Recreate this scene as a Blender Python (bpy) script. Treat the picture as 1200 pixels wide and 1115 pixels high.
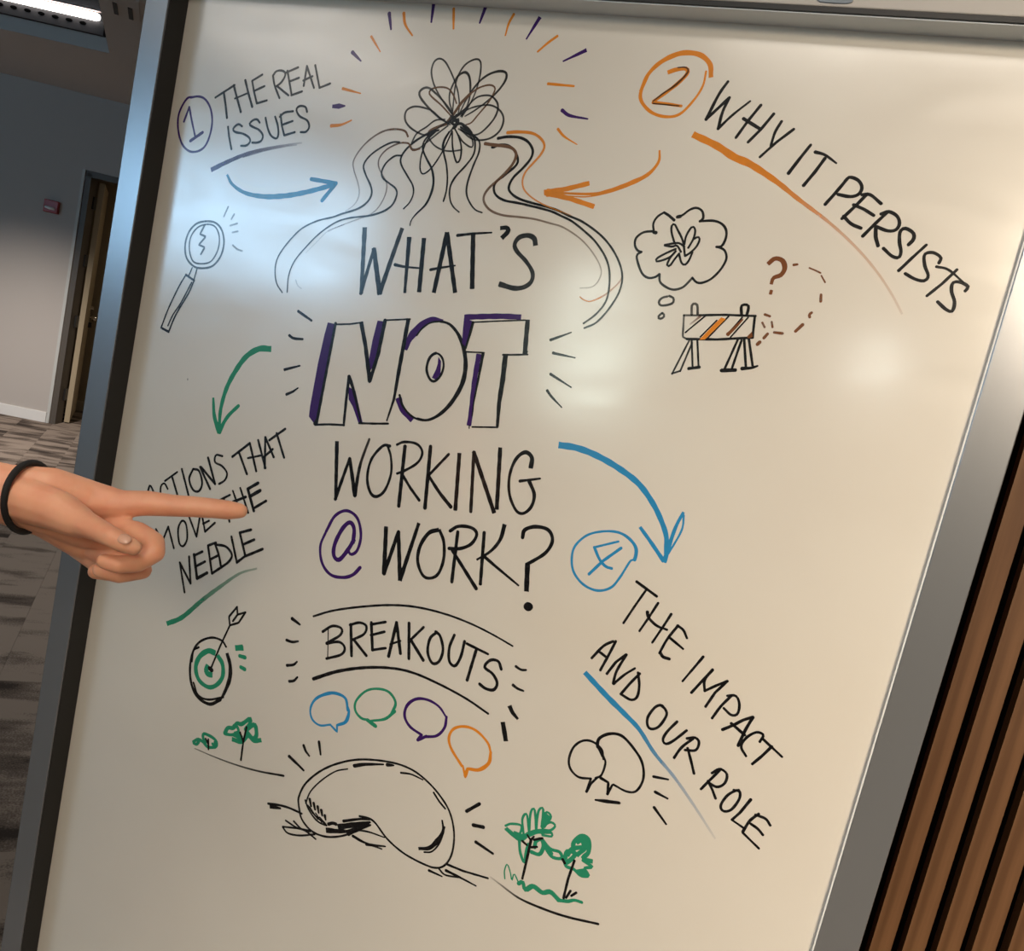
import bpy, bmesh, math, random
from mathutils import Vector, Matrix
random.seed(7)
PI = math.pi
scene = bpy.context.scene
COL = scene.collection
for o in list(bpy.data.objects):
    bpy.data.objects.remove(o, do_unlink=True)

# ------------------------------------------------------------------ camera
F, W, H = 969.3, 1200.0, 1115.0
CAM = Vector((0.0, -1.0, 1.5))
RIGHT = Vector((0.90526941, 0.36460685, 0.21805764))
DOWN = Vector((0.25098038, -0.04485236, -0.96695249))
FWD = Vector((-0.3427771, 0.9300807, -0.13211264))
cd = bpy.data.cameras.new('camera'); cam = bpy.data.objects.new('camera', cd); COL.objects.link(cam)
cd.sensor_width = 36.0; cd.sensor_fit = 'HORIZONTAL'; cd.lens = F / W * 36.0
cd.clip_start = 0.02; cd.clip_end = 100
up = -DOWN; back = -FWD
cam.matrix_world = Matrix(((RIGHT.x, up.x, back.x, CAM.x), (RIGHT.y, up.y, back.y, CAM.y),
                           (RIGHT.z, up.z, back.z, CAM.z), (0, 0, 0, 1)))
scene.camera = cam

# ------------------------------------------------------------------ world, lights, exposure
scene.view_settings.view_transform = 'Standard'
scene.view_settings.look = 'None'
scene.view_settings.gamma = 1.0
scene.view_settings.use_curve_mapping = False
scene.view_settings.exposure = 0.0
scene.cycles.transparent_max_bounces = 48
world = bpy.data.worlds.new('world'); scene.world = world; world.use_nodes = True
world.node_tree.nodes['Background'].inputs[0].default_value = (0.9, 0.95, 1.0, 1)
world.node_tree.nodes['Background'].inputs[1].default_value = 0.02

def area(name, loc, size, energy, color, rot=(0, 0, 0), size_y=None, spread=PI):
    l = bpy.data.lights.new(name, 'AREA'); l.energy = energy; l.color = color
    l.shape = 'RECTANGLE'; l.size = size; l.size_y = size_y or size; l.spread = spread
    o = bpy.data.objects.new(name, l); COL.objects.link(o); o.location = loc; o.rotation_euler = rot
    return o
WARM = (1.0, 0.87, 0.71); NEUT = (1.0, 0.94, 0.87)
area('ceiling_panel_light', (-0.1, -1.85, 2.93), 1.2, 17, (1.0, 0.92, 0.82), size_y=0.6)
area('ceiling_panel_light', (-3.2, -2.9, 2.93), 1.6, 5, (1.0, 0.95, 0.90), size_y=1.2)
area('ceiling_panel_light', (2.6, -3.2, 2.93), 0.6, 12, WARM, size_y=1.2)
def spot(name, loc, energy, color, deg, blend=0.9, aim=None):
    l = bpy.data.lights.new(name, 'SPOT'); l.energy = energy; l.color = color; l.spot_size = math.radians(deg)
    l.spot_blend = blend; l.shadow_soft_size = 0.06
    o = bpy.data.objects.new(name, l); COL.objects.link(o); o.location = loc
    if aim: o.rotation_euler = (Vector(aim) - Vector(loc)).to_track_quat('-Z', 'Y').to_euler()
    return o
bw = area('board_wash', (1.5, -3.5, 2.72), 1.1, 33, (1.0, 0.83, 0.63), size_y=0.8, spread=math.radians(62))  # unseen light added to make the board brighter towards the right
bw.rotation_euler = (Vector((1.2, 0.0, 0.98)) - bw.location).to_track_quat('-Z', 'Y').to_euler()
spot('hall_downlight', (-5.3, 2.5, 2.93), 500, (1.0, 0.89, 0.80), 72, 1.0, (-7.0, 4.2, -0.9))
spot('hall_downlight', (-3.4, 2.2, 2.93), 110, NEUT, 110)
spot('downlight', (-1.0, -0.8, 2.93), 75, (1.0, 0.88, 0.76), 30, 1.0, (-0.97, -0.52, 1.2))  # unseen spot added to brighten the hand
area('corridor_light', (-5.6, 5.9, 2.5), 0.3, 5, (1.0, 0.80, 0.55), size_y=0.3)

# ------------------------------------------------------------------ pixel to place helpers (for measuring the photograph)
def ray(x, y):
    return FWD + RIGHT * ((x - 600.0) / F) + DOWN * ((y - 557.5) / F)
def hit_y(x, y, Y):
    d = ray(x, y); return CAM + d * ((Y - CAM.y) / d.y)
def hit_z(x, y, Z):
    d = ray(x, y); return CAM + d * ((Z - CAM.z) / d.z)
def hit_plane(x, y, p0, n):
    d = ray(x, y); return CAM + d * ((p0 - CAM).dot(n) / d.dot(n))
def at(x, y, z):
    return CAM + ray(x, y) * z

# ------------------------------------------------------------------ materials
def mat(name, color, rough=0.5, metal=0.0, coat=0.0, coat_rough=0.1, spec=0.5, noise=None, bump=None, emis=None, sss=0.0):
    m = bpy.data.materials.new(name); m.use_nodes = True
    nt = m.node_tree; b = nt.nodes['Principled BSDF']
    b.inputs['Base Color'].default_value = (*color, 1)
    b.inputs['Roughness'].default_value = rough
    b.inputs['Metallic'].default_value = metal
    b.inputs['Specular IOR Level'].default_value = spec
    b.inputs['Coat Weight'].default_value = coat
    b.inputs['Coat Roughness'].default_value = coat_rough
    if sss:
        b.inputs['Subsurface Weight'].default_value = sss
        b.inputs['Subsurface Radius'].default_value = (0.012, 0.004, 0.002)
        b.inputs['Subsurface Scale'].default_value = 1.0
    tc = nt.nodes.new('ShaderNodeTexCoord')
    if noise:   # (scale xyz, color2, amount low, high)
        sc, c2, lo, hi = noise
        mp = nt.nodes.new('ShaderNodeMapping'); mp.inputs['Scale'].default_value = sc
        nz = nt.nodes.new('ShaderNodeTexNoise'); nz.inputs['Scale'].default_value = 1.0; nz.inputs['Detail'].default_value = 6
        rp = nt.nodes.new('ShaderNodeValToRGB')
        rp.color_ramp.elements[0].position = lo; rp.color_ramp.elements[0].color = (*color, 1)
        rp.color_ramp.elements[1].position = hi; rp.color_ramp.elements[1].color = (*c2, 1)
        nt.links.new(tc.outputs['Object'], mp.inputs['Vector']); nt.links.new(mp.outputs[0], nz.inputs['Vector'])
        nt.links.new(nz.outputs['Fac'], rp.inputs['Fac']); nt.links.new(rp.outputs['Color'], b.inputs['Base Color'])
    if bump:    # (scale, strength, distance)
        nb = nt.nodes.new('ShaderNodeTexNoise'); nb.inputs['Scale'].default_value = bump[0]; nb.inputs['Detail'].default_value = 4
        bp = nt.nodes.new('ShaderNodeBump'); bp.inputs['Strength'].default_value = bump[1]; bp.inputs['Distance'].default_value = bump[2]
        nt.links.new(tc.outputs['Object'], nb.inputs['Vector']); nt.links.new(nb.outputs['Fac'], bp.inputs['Height'])
        nt.links.new(bp.outputs[0], b.inputs['Normal'])
    if emis:
        b.inputs['Emission Color'].default_value = (*emis[0], 1); b.inputs['Emission Strength'].default_value = emis[1]
    return m

M = {}
M['board'] = mat('whiteboard_enamel', (0.82, 0.775, 0.69), rough=0.4, coat=1.0, coat_rough=0.17, spec=0.3,
                 noise=((2.5, 2.5, 2.5), (0.78, 0.725, 0.64), 0.35, 0.7))
def smudge(m):   # wiped ghost marks: faint wear in the gloss and tone
    nt = m.node_tree; b = nt.nodes['Principled BSDF']
    tc = nt.nodes.new('ShaderNodeTexCoord'); mp = nt.nodes.new('ShaderNodeMapping')
    mp.inputs['Scale'].default_value = (3, 1, 9); mp.inputs['Rotation'].default_value = (0, 0.5, 0)
    nz = nt.nodes.new('ShaderNodeTexNoise'); nz.inputs['Scale'].default_value = 1.6; nz.inputs['Detail'].default_value = 8
    nz.inputs['Distortion'].default_value = 1.5
    mr = nt.nodes.new('ShaderNodeMapRange')
    for i, v in enumerate((0.3, 0.7, 0.13, 0.22)): mr.inputs[i + 1].default_value = v
    nt.links.new(tc.outputs['Object'], mp.inputs[0]); nt.links.new(mp.outputs[0], nz.inputs['Vector'])
    nt.links.new(nz.outputs['Fac'], mr.inputs[0]); nt.links.new(mr.outputs[0], b.inputs['Coat Roughness'])
smudge(M['board'])
M['board'].node_tree.nodes['Principled BSDF'].inputs['Coat IOR'].default_value = 2.1
M['alu'] = mat('satin_aluminium', (0.33, 0.34, 0.355), rough=0.25, metal=0.65, bump=(600, 0.05, 0.0005))
M['header'] = mat('taupe_header', (0.50, 0.47, 0.44), rough=0.45)
M['gasket'] = mat('black_gasket', (0.012, 0.012, 0.013), rough=0.5)
M['badge'] = mat('blue_grey_badge', (0.16, 0.20, 0.25), rough=0.35)
M['felt'] = mat('black_felt', (0.004, 0.004, 0.004), rough=1.0, spec=0.0)
M['slat'] = mat('walnut_slat', (0.10, 0.045, 0.018), rough=0.55, noise=((60, 60, 2.2), (0.19, 0.095, 0.042), 0.3, 0.72), spec=0.3)
M['wall'] = mat('painted_wall', (0.46, 0.425, 0.395), rough=0.85, bump=(150, 0.08, 0.001))
M['ceil'] = mat('painted_ceiling', (0.62, 0.585, 0.56), rough=0.9)
M['fascia'] = mat('blue_grey_fascia', (0.58, 0.53, 0.49), rough=0.8)
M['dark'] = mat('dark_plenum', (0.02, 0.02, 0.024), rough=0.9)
M['perf'] = mat('dark_metal_trim', (0.05, 0.045, 0.048), rough=0.8)
M['base'] = mat('white_skirting', (0.74, 0.73, 0.71), rough=0.5)
M['tan'] = mat('tan_wall', (0.36, 0.29, 0.19), rough=0.85)
M['tanbase'] = mat('tan_skirting', (0.50, 0.43, 0.31), rough=0.7)
M['jamb'] = mat('grey_jamb', (0.50, 0.51, 0.49), rough=0.6)
M['darkjamb'] = mat('dark_door_frame', (0.09, 0.075, 0.06), rough=0.5)
M['door'] = mat('cream_door', (0.42, 0.35, 0.24), rough=0.5)
M['chrome'] = mat('chrome', (0.8, 0.78, 0.74), rough=0.15, metal=1.0)
M['black'] = mat('black_metal', (0.02, 0.02, 0.02), rough=0.4)
M['red'] = mat('red_plastic', (0.34, 0.022, 0.022), rough=0.4)
M['strobe'] = mat('clear_strobe', (0.75, 0.75, 0.75), rough=0.2)
M['lens'] = mat('lamp_lens', (1, 1, 1), emis=((1.0, 0.96, 0.90), 6.0))
M['rail'] = mat('pinkish_lamp_rail', (0.55, 0.42, 0.39), rough=0.5)
M['panel_glow'] = mat('ceiling_lamp_diffuser', (1, 1, 1), emis=((1.0, 0.90, 0.80), 1.6))
M['sky_pane'] = mat('daylit_window_pane', (0.1, 0.1, 0.1), emis=((0.40, 0.70, 1.0), 7.2))
M['pale_pane'] = mat('pale_window_pane', (0.1, 0.1, 0.1), emis=((0.80, 0.97, 0.88), 4.0))
M['low_pane'] = mat('frosted_lower_pane', (0.1, 0.1, 0.1), emis=((0.62, 0.80, 1.0), 0.3))
M['lip'] = mat('dark_inner_lip', (0.022, 0.02, 0.018), rough=0.7)  # shade on the left rail's inner face, put into the colour
M['cool_lip'] = mat('blue_grey_inner_lip', (0.70, 0.76, 0.80), rough=0.5)  # light bounced off the board, put into the top rail's underside colour
M['pale_lip'] = mat('pale_inner_lip', (0.78, 0.79, 0.78), rough=0.5)  # brightness of the lit right inner face, put into the colour
M['globe'] = mat('globe_lamp_glass', (1, 1, 1), emis=((0.92, 1.0, 0.94), 12.0))
M['skin'] = mat('skin', (0.84, 0.43, 0.27), rough=0.5, sss=0.25, noise=((45, 45, 45), (0.78, 0.34, 0.21), 0.35, 0.75), bump=(260, 0.12, 0.0008))
M['nail'] = mat('fingernail', (0.74, 0.42, 0.30), rough=0.35, coat=0.4)
M['band'] = mat('black_elastic', (0.008, 0.008, 0.009), rough=0.8, bump=(900, 0.3, 0.0006))
M['cloth'] = mat('dark_sleeve_cloth', (0.03, 0.03, 0.035), rough=0.9, bump=(500, 0.2, 0.001))
M['floor'] = mat('carpet_backing', (0.05, 0.042, 0.036), rough=1.0)

def carpet():
    m = bpy.data.materials.new('carpet_plank_pile'); m.use_nodes = True
    nt = m.node_tree; b = nt.nodes['Principled BSDF']; b.inputs['Roughness'].default_value = 1.0
    b.inputs['Specular IOR Level'].default_value = 0.1
    tc = nt.nodes.new('ShaderNodeTexCoord'); oi = nt.nodes.new('ShaderNodeObjectInfo')
    add = nt.nodes.new('ShaderNodeVectorMath'); add.operation = 'ADD'
    sc = nt.nodes.new('ShaderNodeMath'); sc.operation = 'MULTIPLY'; sc.inputs[1].default_value = 40
    nt.links.new(oi.outputs['Random'], sc.inputs[0])
    nt.links.new(tc.outputs['Object'], add.inputs[0]); nt.links.new(sc.outputs[0], add.inputs[1])
    mp = nt.nodes.new('ShaderNodeMapping'); mp.inputs['Scale'].default_value = (8, 2.6, 7)
    nt.links.new(add.outputs[0], mp.inputs[0])
    n1 = nt.nodes.new('ShaderNodeTexNoise'); n1.inputs['Scale'].default_value = 1.0; n1.inputs['Detail'].default_value = 5
    n1.inputs['Distortion'].default_value = 0.3
    nt.links.new(mp.outputs[0], n1.inputs['Vector'])
    n2 = nt.nodes.new('ShaderNodeTexNoise'); n2.inputs['Scale'].default_value = 170; n2.inputs['Detail'].default_value = 2
    nt.links.new(tc.outputs['Object'], n2.inputs['Vector'])
    m1 = nt.nodes.new('ShaderNodeMath'); m1.operation = 'MULTIPLY_ADD'; m1.inputs[1].default_value = 0.55
    mr = nt.nodes.new('ShaderNodeMapRange')
    for i, v in enumerate((0.3, 0.7, 0.1, 0.9)): mr.inputs[i + 1].default_value = v
    nt.links.new(n1.outputs['Fac'], mr.inputs[0])
    nt.links.new(n2.outputs['Fac'], m1.inputs[0]); nt.links.new(mr.outputs[0], m1.inputs[2])
    m2 = nt.nodes.new('ShaderNodeMath'); m2.operation = 'MULTIPLY_ADD'; m2.inputs[1].default_value = 0.34
    nt.links.new(oi.outputs['Random'], m2.inputs[0]); nt.links.new(m1.outputs[0], m2.inputs[2])
    rp = nt.nodes.new('ShaderNodeValToRGB'); e = rp.color_ramp.elements
    e[0].position = 0.55; e[0].color = (0.045, 0.036, 0.031, 1)
    e[1].color = (0.27, 0.222, 0.185, 1)
    e[1].position = 1.0; 
    k = rp.color_ramp.elements.new(0.84); k.color = (0.15, 0.12, 0.10, 1)
    nt.links.new(m2.outputs[0], rp.inputs['Fac']); nt.links.new(rp.outputs['Color'], b.inputs['Base Color'])
    return m
M['carpet'] = carpet()

def ink(name, color):
    m = bpy.data.materials.new('marker_ink_' + name); m.use_nodes = True
    nt = m.node_tree; b = nt.nodes['Principled BSDF']
    b.inputs['Base Color'].default_value = (*color, 1); b.inputs['Roughness'].default_value = 0.45
    b.inputs['Specular IOR Level'].default_value = 0.05; b.inputs['Coat Weight'].default_value = 1.0; b.inputs['Coat Roughness'].default_value = 0.17; b.inputs['Coat IOR'].default_value = 1.6
    at_ = nt.nodes.new('ShaderNodeAttribute'); at_.attribute_name = 'ink'
    tr = nt.nodes.new('ShaderNodeBsdfTransparent'); mx = nt.nodes.new('ShaderNodeMixShader')
    tc = nt.nodes.new('ShaderNodeTexCoord')
    nz = nt.nodes.new('ShaderNodeTexNoise'); nz.inputs['Scale'].default_value = 90; nz.inputs['Detail'].default_value = 2
    mr = nt.nodes.new('ShaderNodeMapRange')
    for i, v in enumerate((0.3, 0.7, 0.94, 1.05)): mr.inputs[i + 1].default_value = v
    mu = nt.nodes.new('ShaderNodeMath'); mu.operation = 'MULTIPLY'; mu.use_clamp = True
    nt.links.new(tc.outputs['Object'], nz.inputs['Vector']); nt.links.new(nz.outputs['Fac'], mr.inputs[0])
    nt.links.new(mr.outputs[0], mu.inputs[0]); nt.links.new(at_.outputs['Fac'], mu.inputs[1])
    nt.links.new(mu.outputs[0], mx.inputs[0]); nt.links.new(tr.outputs[0], mx.inputs[1]); nt.links.new(b.outputs[0], mx.inputs[2])
    nt.links.new(mx.outputs[0], nt.nodes['Material Output'].inputs[0])
    return m
INK = {'K': ink('black', (0.003, 0.003, 0.004)), 'P': ink('purple', (0.042, 0.008, 0.125)), 'O': ink('orange', (0.76, 0.25, 0.02)),
       'B': ink('blue', (0.025, 0.27, 0.56)), 'G': ink('green', (0.02, 0.28, 0.15)), 'T': ink('worn_black', (0.012, 0.014, 0.017)),  # T is black ink with reflected light put into its greyer tone
       'R': ink('brown', (0.20, 0.065, 0.02)), 'N': ink('umber', (0.17, 0.085, 0.045))}

# ------------------------------------------------------------------ object helpers
def link(name, bm, material, parent=None, smooth=False, bevel=0.0):
    me = bpy.data.meshes.new(name); bmesh.ops.recalc_face_normals(bm, faces=bm.faces); bm.to_mesh(me); bm.free()
    for mm in (material if isinstance(material, (list, tuple)) else [material]): me.materials.append(mm)
    o = bpy.data.objects.new(name, me); COL.objects.link(o)
    if parent is not None: o.parent = parent
    if smooth:
        for p in me.polygons: p.use_smooth = True
    if bevel:
        md = o.modifiers.new('bevel', 'BEVEL'); md.width = bevel; md.segments = 2; md.limit_method = 'ANGLE'
    return o
def box(bm, x0, x1, y0, y1, z0, z1, mtx=None):
    vs = [bm.verts.new((x, y, z)) for x in (x0, x1) for y in (y0, y1) for z in (z0, z1)]
    for f in ((0, 1, 3, 2), (4, 6, 7, 5), (0, 4, 5, 1), (2, 3, 7, 6), (0, 2, 6, 4), (1, 5, 7, 3)): bm.faces.new([vs[i] for i in f])
    if mtx is not None: bmesh.ops.transform(bm, matrix=mtx, verts=vs)
    return bm
def bx(*a): return box(bmesh.new(), *a)
def tube(bm, pts, radii, seg=12, closed=False):
    n = len(pts); rings = []
    prev = None
    for i, p in enumerate(pts):
        a = pts[(i - 1) % n] if (closed or i > 0) else pts[i]
        b = pts[(i + 1) % n] if (closed or i < n - 1) else pts[i]
        t = (b - a).normalized()
        ref = prev if prev is not None else (Vector((0, 0, 1)) if abs(t.z) < 0.9 else Vector((1, 0, 0)))
        u = (ref - t * ref.dot(t)).normalized(); v = t.cross(u); prev = u
        r = radii[i] if isinstance(radii, (list, tuple)) else radii
        rings.append([bm.verts.new(p + (u * math.cos(2 * PI * k / seg) + v * math.sin(2 * PI * k / seg)) * r) for k in range(seg)])
    for i in range(n if closed else n - 1):
        A, B = rings[i], rings[(i + 1) % n]
        for k in range(seg): bm.faces.new((A[k], A[(k + 1) % seg], B[(k + 1) % seg], B[k]))
    if not closed:
        bm.faces.new(rings[0]); bm.faces.new(rings[-1])
    return bm
def empty(name, loc, label=None, cat=None, group=None, rz=0):
    o = bpy.data.objects.new(name, None); COL.objects.link(o); o.location = loc; o.rotation_euler = (0, 0, rz)
    o.empty_display_size = 0.1
    if label: o['label'] = label
    if cat: o['category'] = cat
    if group: o['group'] = group
    return o
def tag(o, label, cat, group=None):
    o['label'] = label; o['category'] = cat
    if group: o['group'] = group
    return o
def struct(o): o['kind'] = 'structure'; return o
def local(o_bm, loc, rz=0):
    """move geometry built in world space into the frame of a parent at loc"""
    mt = Matrix.Translation(loc) @ Matrix.Rotation(rz, 4, 'Z')
    bmesh.ops.transform(o_bm, matrix=mt.inverted(), verts=o_bm.verts); return o_bm

# ------------------------------------------------------------------ room shell
P0 = Vector((-6.75, 4.65, 0.0)); AZ = math.radians(28)
U = Vector((math.cos(AZ), math.sin(AZ), 0)); N = Vector((-math.sin(AZ), math.cos(AZ), 0))   # along / behind the far wall
WM = Matrix(((U.x, N.x, 0, P0.x), (U.y, N.y, 0, P0.y), (0, 0, 1, 0), (0, 0, 0, 1)))
LOWC, HIGHC = 2.985, 3.62
def wbox(bm, u0, u1, n0, n1, z0, z1): return box(bm, u0, u1, n0, n1, z0, z1, WM)
def wb(*a): return wbox(bmesh.new(), *a)
# floor
bm = bmesh.new(); box(bm, -12.5, 4.2, -6.2, 9.5, -0.06, -0.008); floor = struct(link('floor', bm, M['floor']))
# far wall with the door opening
OP0, OP1, OPH = 0.045, 1.0, 2.325
bm = bmesh.new(); wbox(bm, -4.05, 0.0, 0, 0.12, 0, HIGHC); wbox(bm, OP1, 7.2, 0, 0.12, 0, HIGHC); wbox(bm, 0.0, OP1, 0, 0.12, OPH + 0.02, HIGHC)
wall_left = struct(link('wall_left', bm, M['wall']))
bm = wb(-4.05, -0.002, -0.016, 0.0, 0, 0.10); bl = struct(link('baseboard_left', bm, M['base'], bevel=0.003))
# room sides
bm = bmesh.new(); box(bm, -10.45, -10.3, -6.1, 2.9, 0, HIGHC); struct(link('wall_far_left', bm, M['wall']))
bm = bmesh.new(); box(bm, 4.0, 4.12, -6.0, 0.3, 0, HIGHC); struct(link('wall_right', bm, M['wall']))
# wall behind the photographer with openings for two windows
WIN = [(-8.3, -4.6, 0.12, 2.9), (-2.55, -1.75, 1.15, 2.45)]
bm = bmesh.new()
xs = [-10.45, WIN[0][0], WIN[0][1], WIN[1][0], WIN[1][1], 4.12]
for i in (0, 2, 4): box(bm, xs[i], xs[i + 1], -6.12, -6.0, 0, HIGHC)
for w in WIN:
    box(bm, w[0], w[1], -6.12, -6.0, 0, w[2]); box(bm, w[0], w[1], -6.12, -6.0, w[3], HIGHC)
wall_front = struct(link('wall_front', bm, M['wall']))
for i, w in enumerate(WIN):
    e = empty('window_%d' % (i + 1), ((w[0] + w[1]) / 2, -6.06, w[2])); e['kind'] = 'structure'
    cx, hw, hh = (w[0] + w[1]) / 2, (w[1] - w[0]) / 2, w[3] - w[2]
    b = bmesh.new(); t = 0.045
    box(b, -hw, hw, -0.03, 0.03, 0, t); box(b, -hw, hw, -0.03, 0.03, hh - t, hh)
    box(b, -hw, -hw + t, -0.03, 0.03, t, hh - t); box(b, hw - t, hw, -0.03, 0.03, t, hh - t)
    link('window_frame', b, M['jamb'], e)
    npn = 3 if i == 0 else 1
    if i == 0: link('transom', bx(-hw + t, hw - t, -0.02, 0.04, 1.575, 1.625), M['jamb'], e)
    for k in range(npn):
        x0 = -hw + t + k * (2 * hw - 2 * t) / npn; x1 = -hw + t + (k + 1) * (2 * hw - 2 * t) / npn
        if i == 0:
            link('pane', bx(x0, x1, -0.006, 0.006, 1.62, hh - t), M['sky_pane'], e)
            link('lower_pane', bx(x0, x1, -0.006, 0.006, t, 1.58), M['low_pane'], e)
        else: link('pane', bx(x0, x1, -0.006, 0.006, t, hh - t), M['pale_pane'], e)
        if k: link('mullion', bx(x0 - 0.02, x0 + 0.02, 0.006, 0.035, t, hh - t), M['jamb'], e)
# return wall that carries the slat wall, seen only as the board's background
bm = bmesh.new(); box(bm, -0.95, 4.12, 0.31, 0.45, 0, HIGHC); box(bm, -0.95, -0.83, 0.45, 7.75, 0, HIGHC)
wall_back = struct(link('wall_back', bm, M['felt']))
slat_me = None
k = -28
while True:
    x = 0.2315 + 0.0402 * k
    if x > 3.95: break
    if slat_me is None:
        o = link('slat', bx(0, 0.0265, 0.28, 0.31, 0.02, 2.98), M['slat'], wall_back); slat_me = o.data
    else:
        o = bpy.data.objects.new('slat', slat_me); COL.objects.link(o); o.parent = wall_back
    o.location = (x, 0, 0)
    k += 1

# ceiling with a sunken bay
A = Vector((-5.29, 3.498, LOWC)); fd = Vector((-0.937, -0.35, 0)).normalized()
Cc = Vector((-3.0, 1.235, LOWC)); Bc = A + fd * 4.3; Dc = Cc + fd * 4.3
bm = bmesh.new()
outer = [(-12.4, -6.2), (4.2, -6.2), (4.2, 9.4), (-12.4, 9.4)]
for loop in ([Vector((x, y, LOWC)) for x, y in outer], [A, Cc, Dc, Bc]):
    vs = [bm.verts.new(p) for p in loop]
    for i in range(len(vs)): bm.edges.new((vs[i], vs[(i + 1) % len(vs)]))
bmesh.ops.triangle_fill(bm, use_beauty=True, edges=bm.edges[:])
ceiling = struct(link('ceiling', bm, M['ceil']))
bm = bmesh.new()
def quad(bm, *ps): bm.faces.new([bm.verts.new(p) for p in ps])
zt = Vector((0, 0, HIGHC - LOWC))
quad(bm, A + zt, Bc + zt, Dc + zt, Cc + zt)
for p, q in ((A, Cc), (Cc, Dc), (Dc, Bc)): quad(bm, p, q, q + zt, p + zt)
z1 = Vector((0, 0, 0.10)); quad(bm, A + z1, Bc + z1, Bc + zt, A + zt)
link('ceiling_bay', bm, M['dark'], ceiling)
fn = Vector((-fd.y, fd.x, 0)); fn = fn if fn.dot(CAM - A) > 0 else -fn
bm = bmesh.new(); p, q = A + fn * 0.01, Bc + fn * 0.01
quad(bm, A - Vector((0, 0, .002)), Bc - Vector((0, 0, .002)), Bc + z1, A + z1)
link('fascia', bm, M['fascia'], ceiling)
# linear ceiling lamp with a slotted dark trim, hung in front of the fascia
ang = math.atan2(-fd.y, -fd.x)
p0 = A + fn * 0.05
L0 = hit_plane(13, 0, p0, fn); L1 = hit_plane(118, 22, p0, fn)
lamp = empty('linear_lamp', (A.x + fn.x * 0.05, A.y + fn.y * 0.05, LOWC + 0.09), 'white glowing linear ceiling lamp with slotted dark trim in the ceiling bay', 'lamp', rz=ang)
LW = Matrix.Translation(lamp.location) @ Matrix.Rotation(ang, 4, 'Z')
def lpt(x, y):
    p = LW.inverted() @ hit_plane(x, y, p0, fn); return p
e1 = lpt(118, 22)
link('trim', bx(-3.6, -0.03, -0.004, 0.03, 0.0, 0.085), M['perf'], lamp)
sl = None
for k in range(24):
    q = lpt(98 - 13.4 * k, 23.5 - 3.4 * k)
    b = bmesh.new(); pts = []
    for s in range(14):
        a_ = 2 * PI * s / 14; pts.append(b.verts.new((0.024 * math.cos(a_), 0, 0.0115 * math.sin(a_))))
    f = b.faces.new(pts); r_ = bmesh.ops.extrude_face_region(b, geom=[f])
    bmesh.ops.translate(b, verts=[v for v in r_['geom'] if isinstance(v, bmesh.types.BMVert)], vec=(0, 0.004, 0))
    if sl is None: o = link('slot', b, M['felt'], lamp); sl = o.data
    else:
        b.free(); o = bpy.data.objects.new('slot', sl); COL.objects.link(o); o.parent = lamp
    o.location = (e1.x - 0.115 - 0.098 * k, -0.0075, 0.052)
zl = e1.z
b = bmesh.new(); tube(b, [Vector((-3.6, -0.02, zl)), Vector((e1.x - .02, -0.02, zl)), Vector((e1.x, -0.02, zl))], [0.026, 0.026, 0.018], 12)
link('lens', b, M['lens'], lamp, smooth=True)
link('rail', bx(-3.6, e1.x + 0.09, -0.05, -0.02, zl + 0.032, zl + 0.046), M['rail'], lamp)
# ceiling diffuser slots right of the bay
bm = bmesh.new()
vent = empty('ceiling_vent', hit_z(143, 1, LOWC) - Vector((0, 0, .006)), 'grey ceiling air vent with two black slots right of the ceiling bay', 'vent', rz=math.radians(-45))
link('plate', bx(-0.3, 0.12, -0.09, 0.09, 0, 0.006), M['ceil'], vent)
for s in (-1, 1): link('slot', bx(-0.28, -0.06, s * 0.04 - 0.012, s * 0.04 + 0.012, -0.004, 0.0005), M['gasket'], vent)

# door in the far wall, standing open into the passage
door = empty('door_1', P0 + U * 0.05); door['kind'] = 'structure'; door.rotation_euler = (0, 0, AZ)
link('casing', bx(-0.05, -0.022, -0.012, 0.0, 0, OPH + 0.02), M['jamb'], door, bevel=0.002)
link('jamb', bx(-0.022, 0.03, 0.0, 0.16, 0, OPH), M['darkjamb'], door)
link('head_jamb', bx(-0.022, OP1 - 0.05, 0.0, 0.16, OPH - 0.035, OPH + 0.018), M['darkjamb'], door)
hx, hy, swing = 0.045, 0.16, math.radians(108)
leaf = link('leaf', bx(0, 0.86, -0.045, 0.0, 0.012, OPH - 0.05), M['door'], door)
leaf.location = (hx, hy, 0); leaf.rotation_euler = (0, 0, swing)
for z in (0.28, 0.98, 1.55, 2.08): link('hinge', bx(0.006, 0.044, 0.10, 0.178, z - 0.055, z + 0.055), M['black'], door)
b = bmesh.new(); bmesh.ops.create_uvsphere(b, u_segments=16, v_segments=10, radius=0.03)
kn = link('knob', b, M['chrome'], leaf, smooth=True); kn.location = (0.79, -0.09, 1.0)
b = bmesh.new(); tube(b, [Vector((0.79, -0.045, 1.0)), Vector((0.79, -0.075, 1.0))], 0.012, 10); link('spindle', b, M['chrome'], leaf)
b = bmesh.new(); tube(b, [Vector((0.79, -0.045, 1.10)), Vector((0.79, -0.075, 1.10))], 0.022, 14); link('deadbolt', b, M['chrome'], leaf)
b = bmesh.new(); box(b, 0.75, 0.83, -0.075, -0.045, 0.90, 0.95); link('lock_plate', b, M['black'], leaf)
# passage behind
bm = bmesh.new(); wbox(bm, -4.0, 7.0, 1.10, 1.2, 0, 2.9); struct(link('wall_passage', bm, M['tan']))
bm = bmesh.new(); wbox(bm, -4.0, 7.0, 1.085, 1.10, 0, 0.10); struct(link('baseboard_passage', bm, M['tanbase']))

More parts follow.
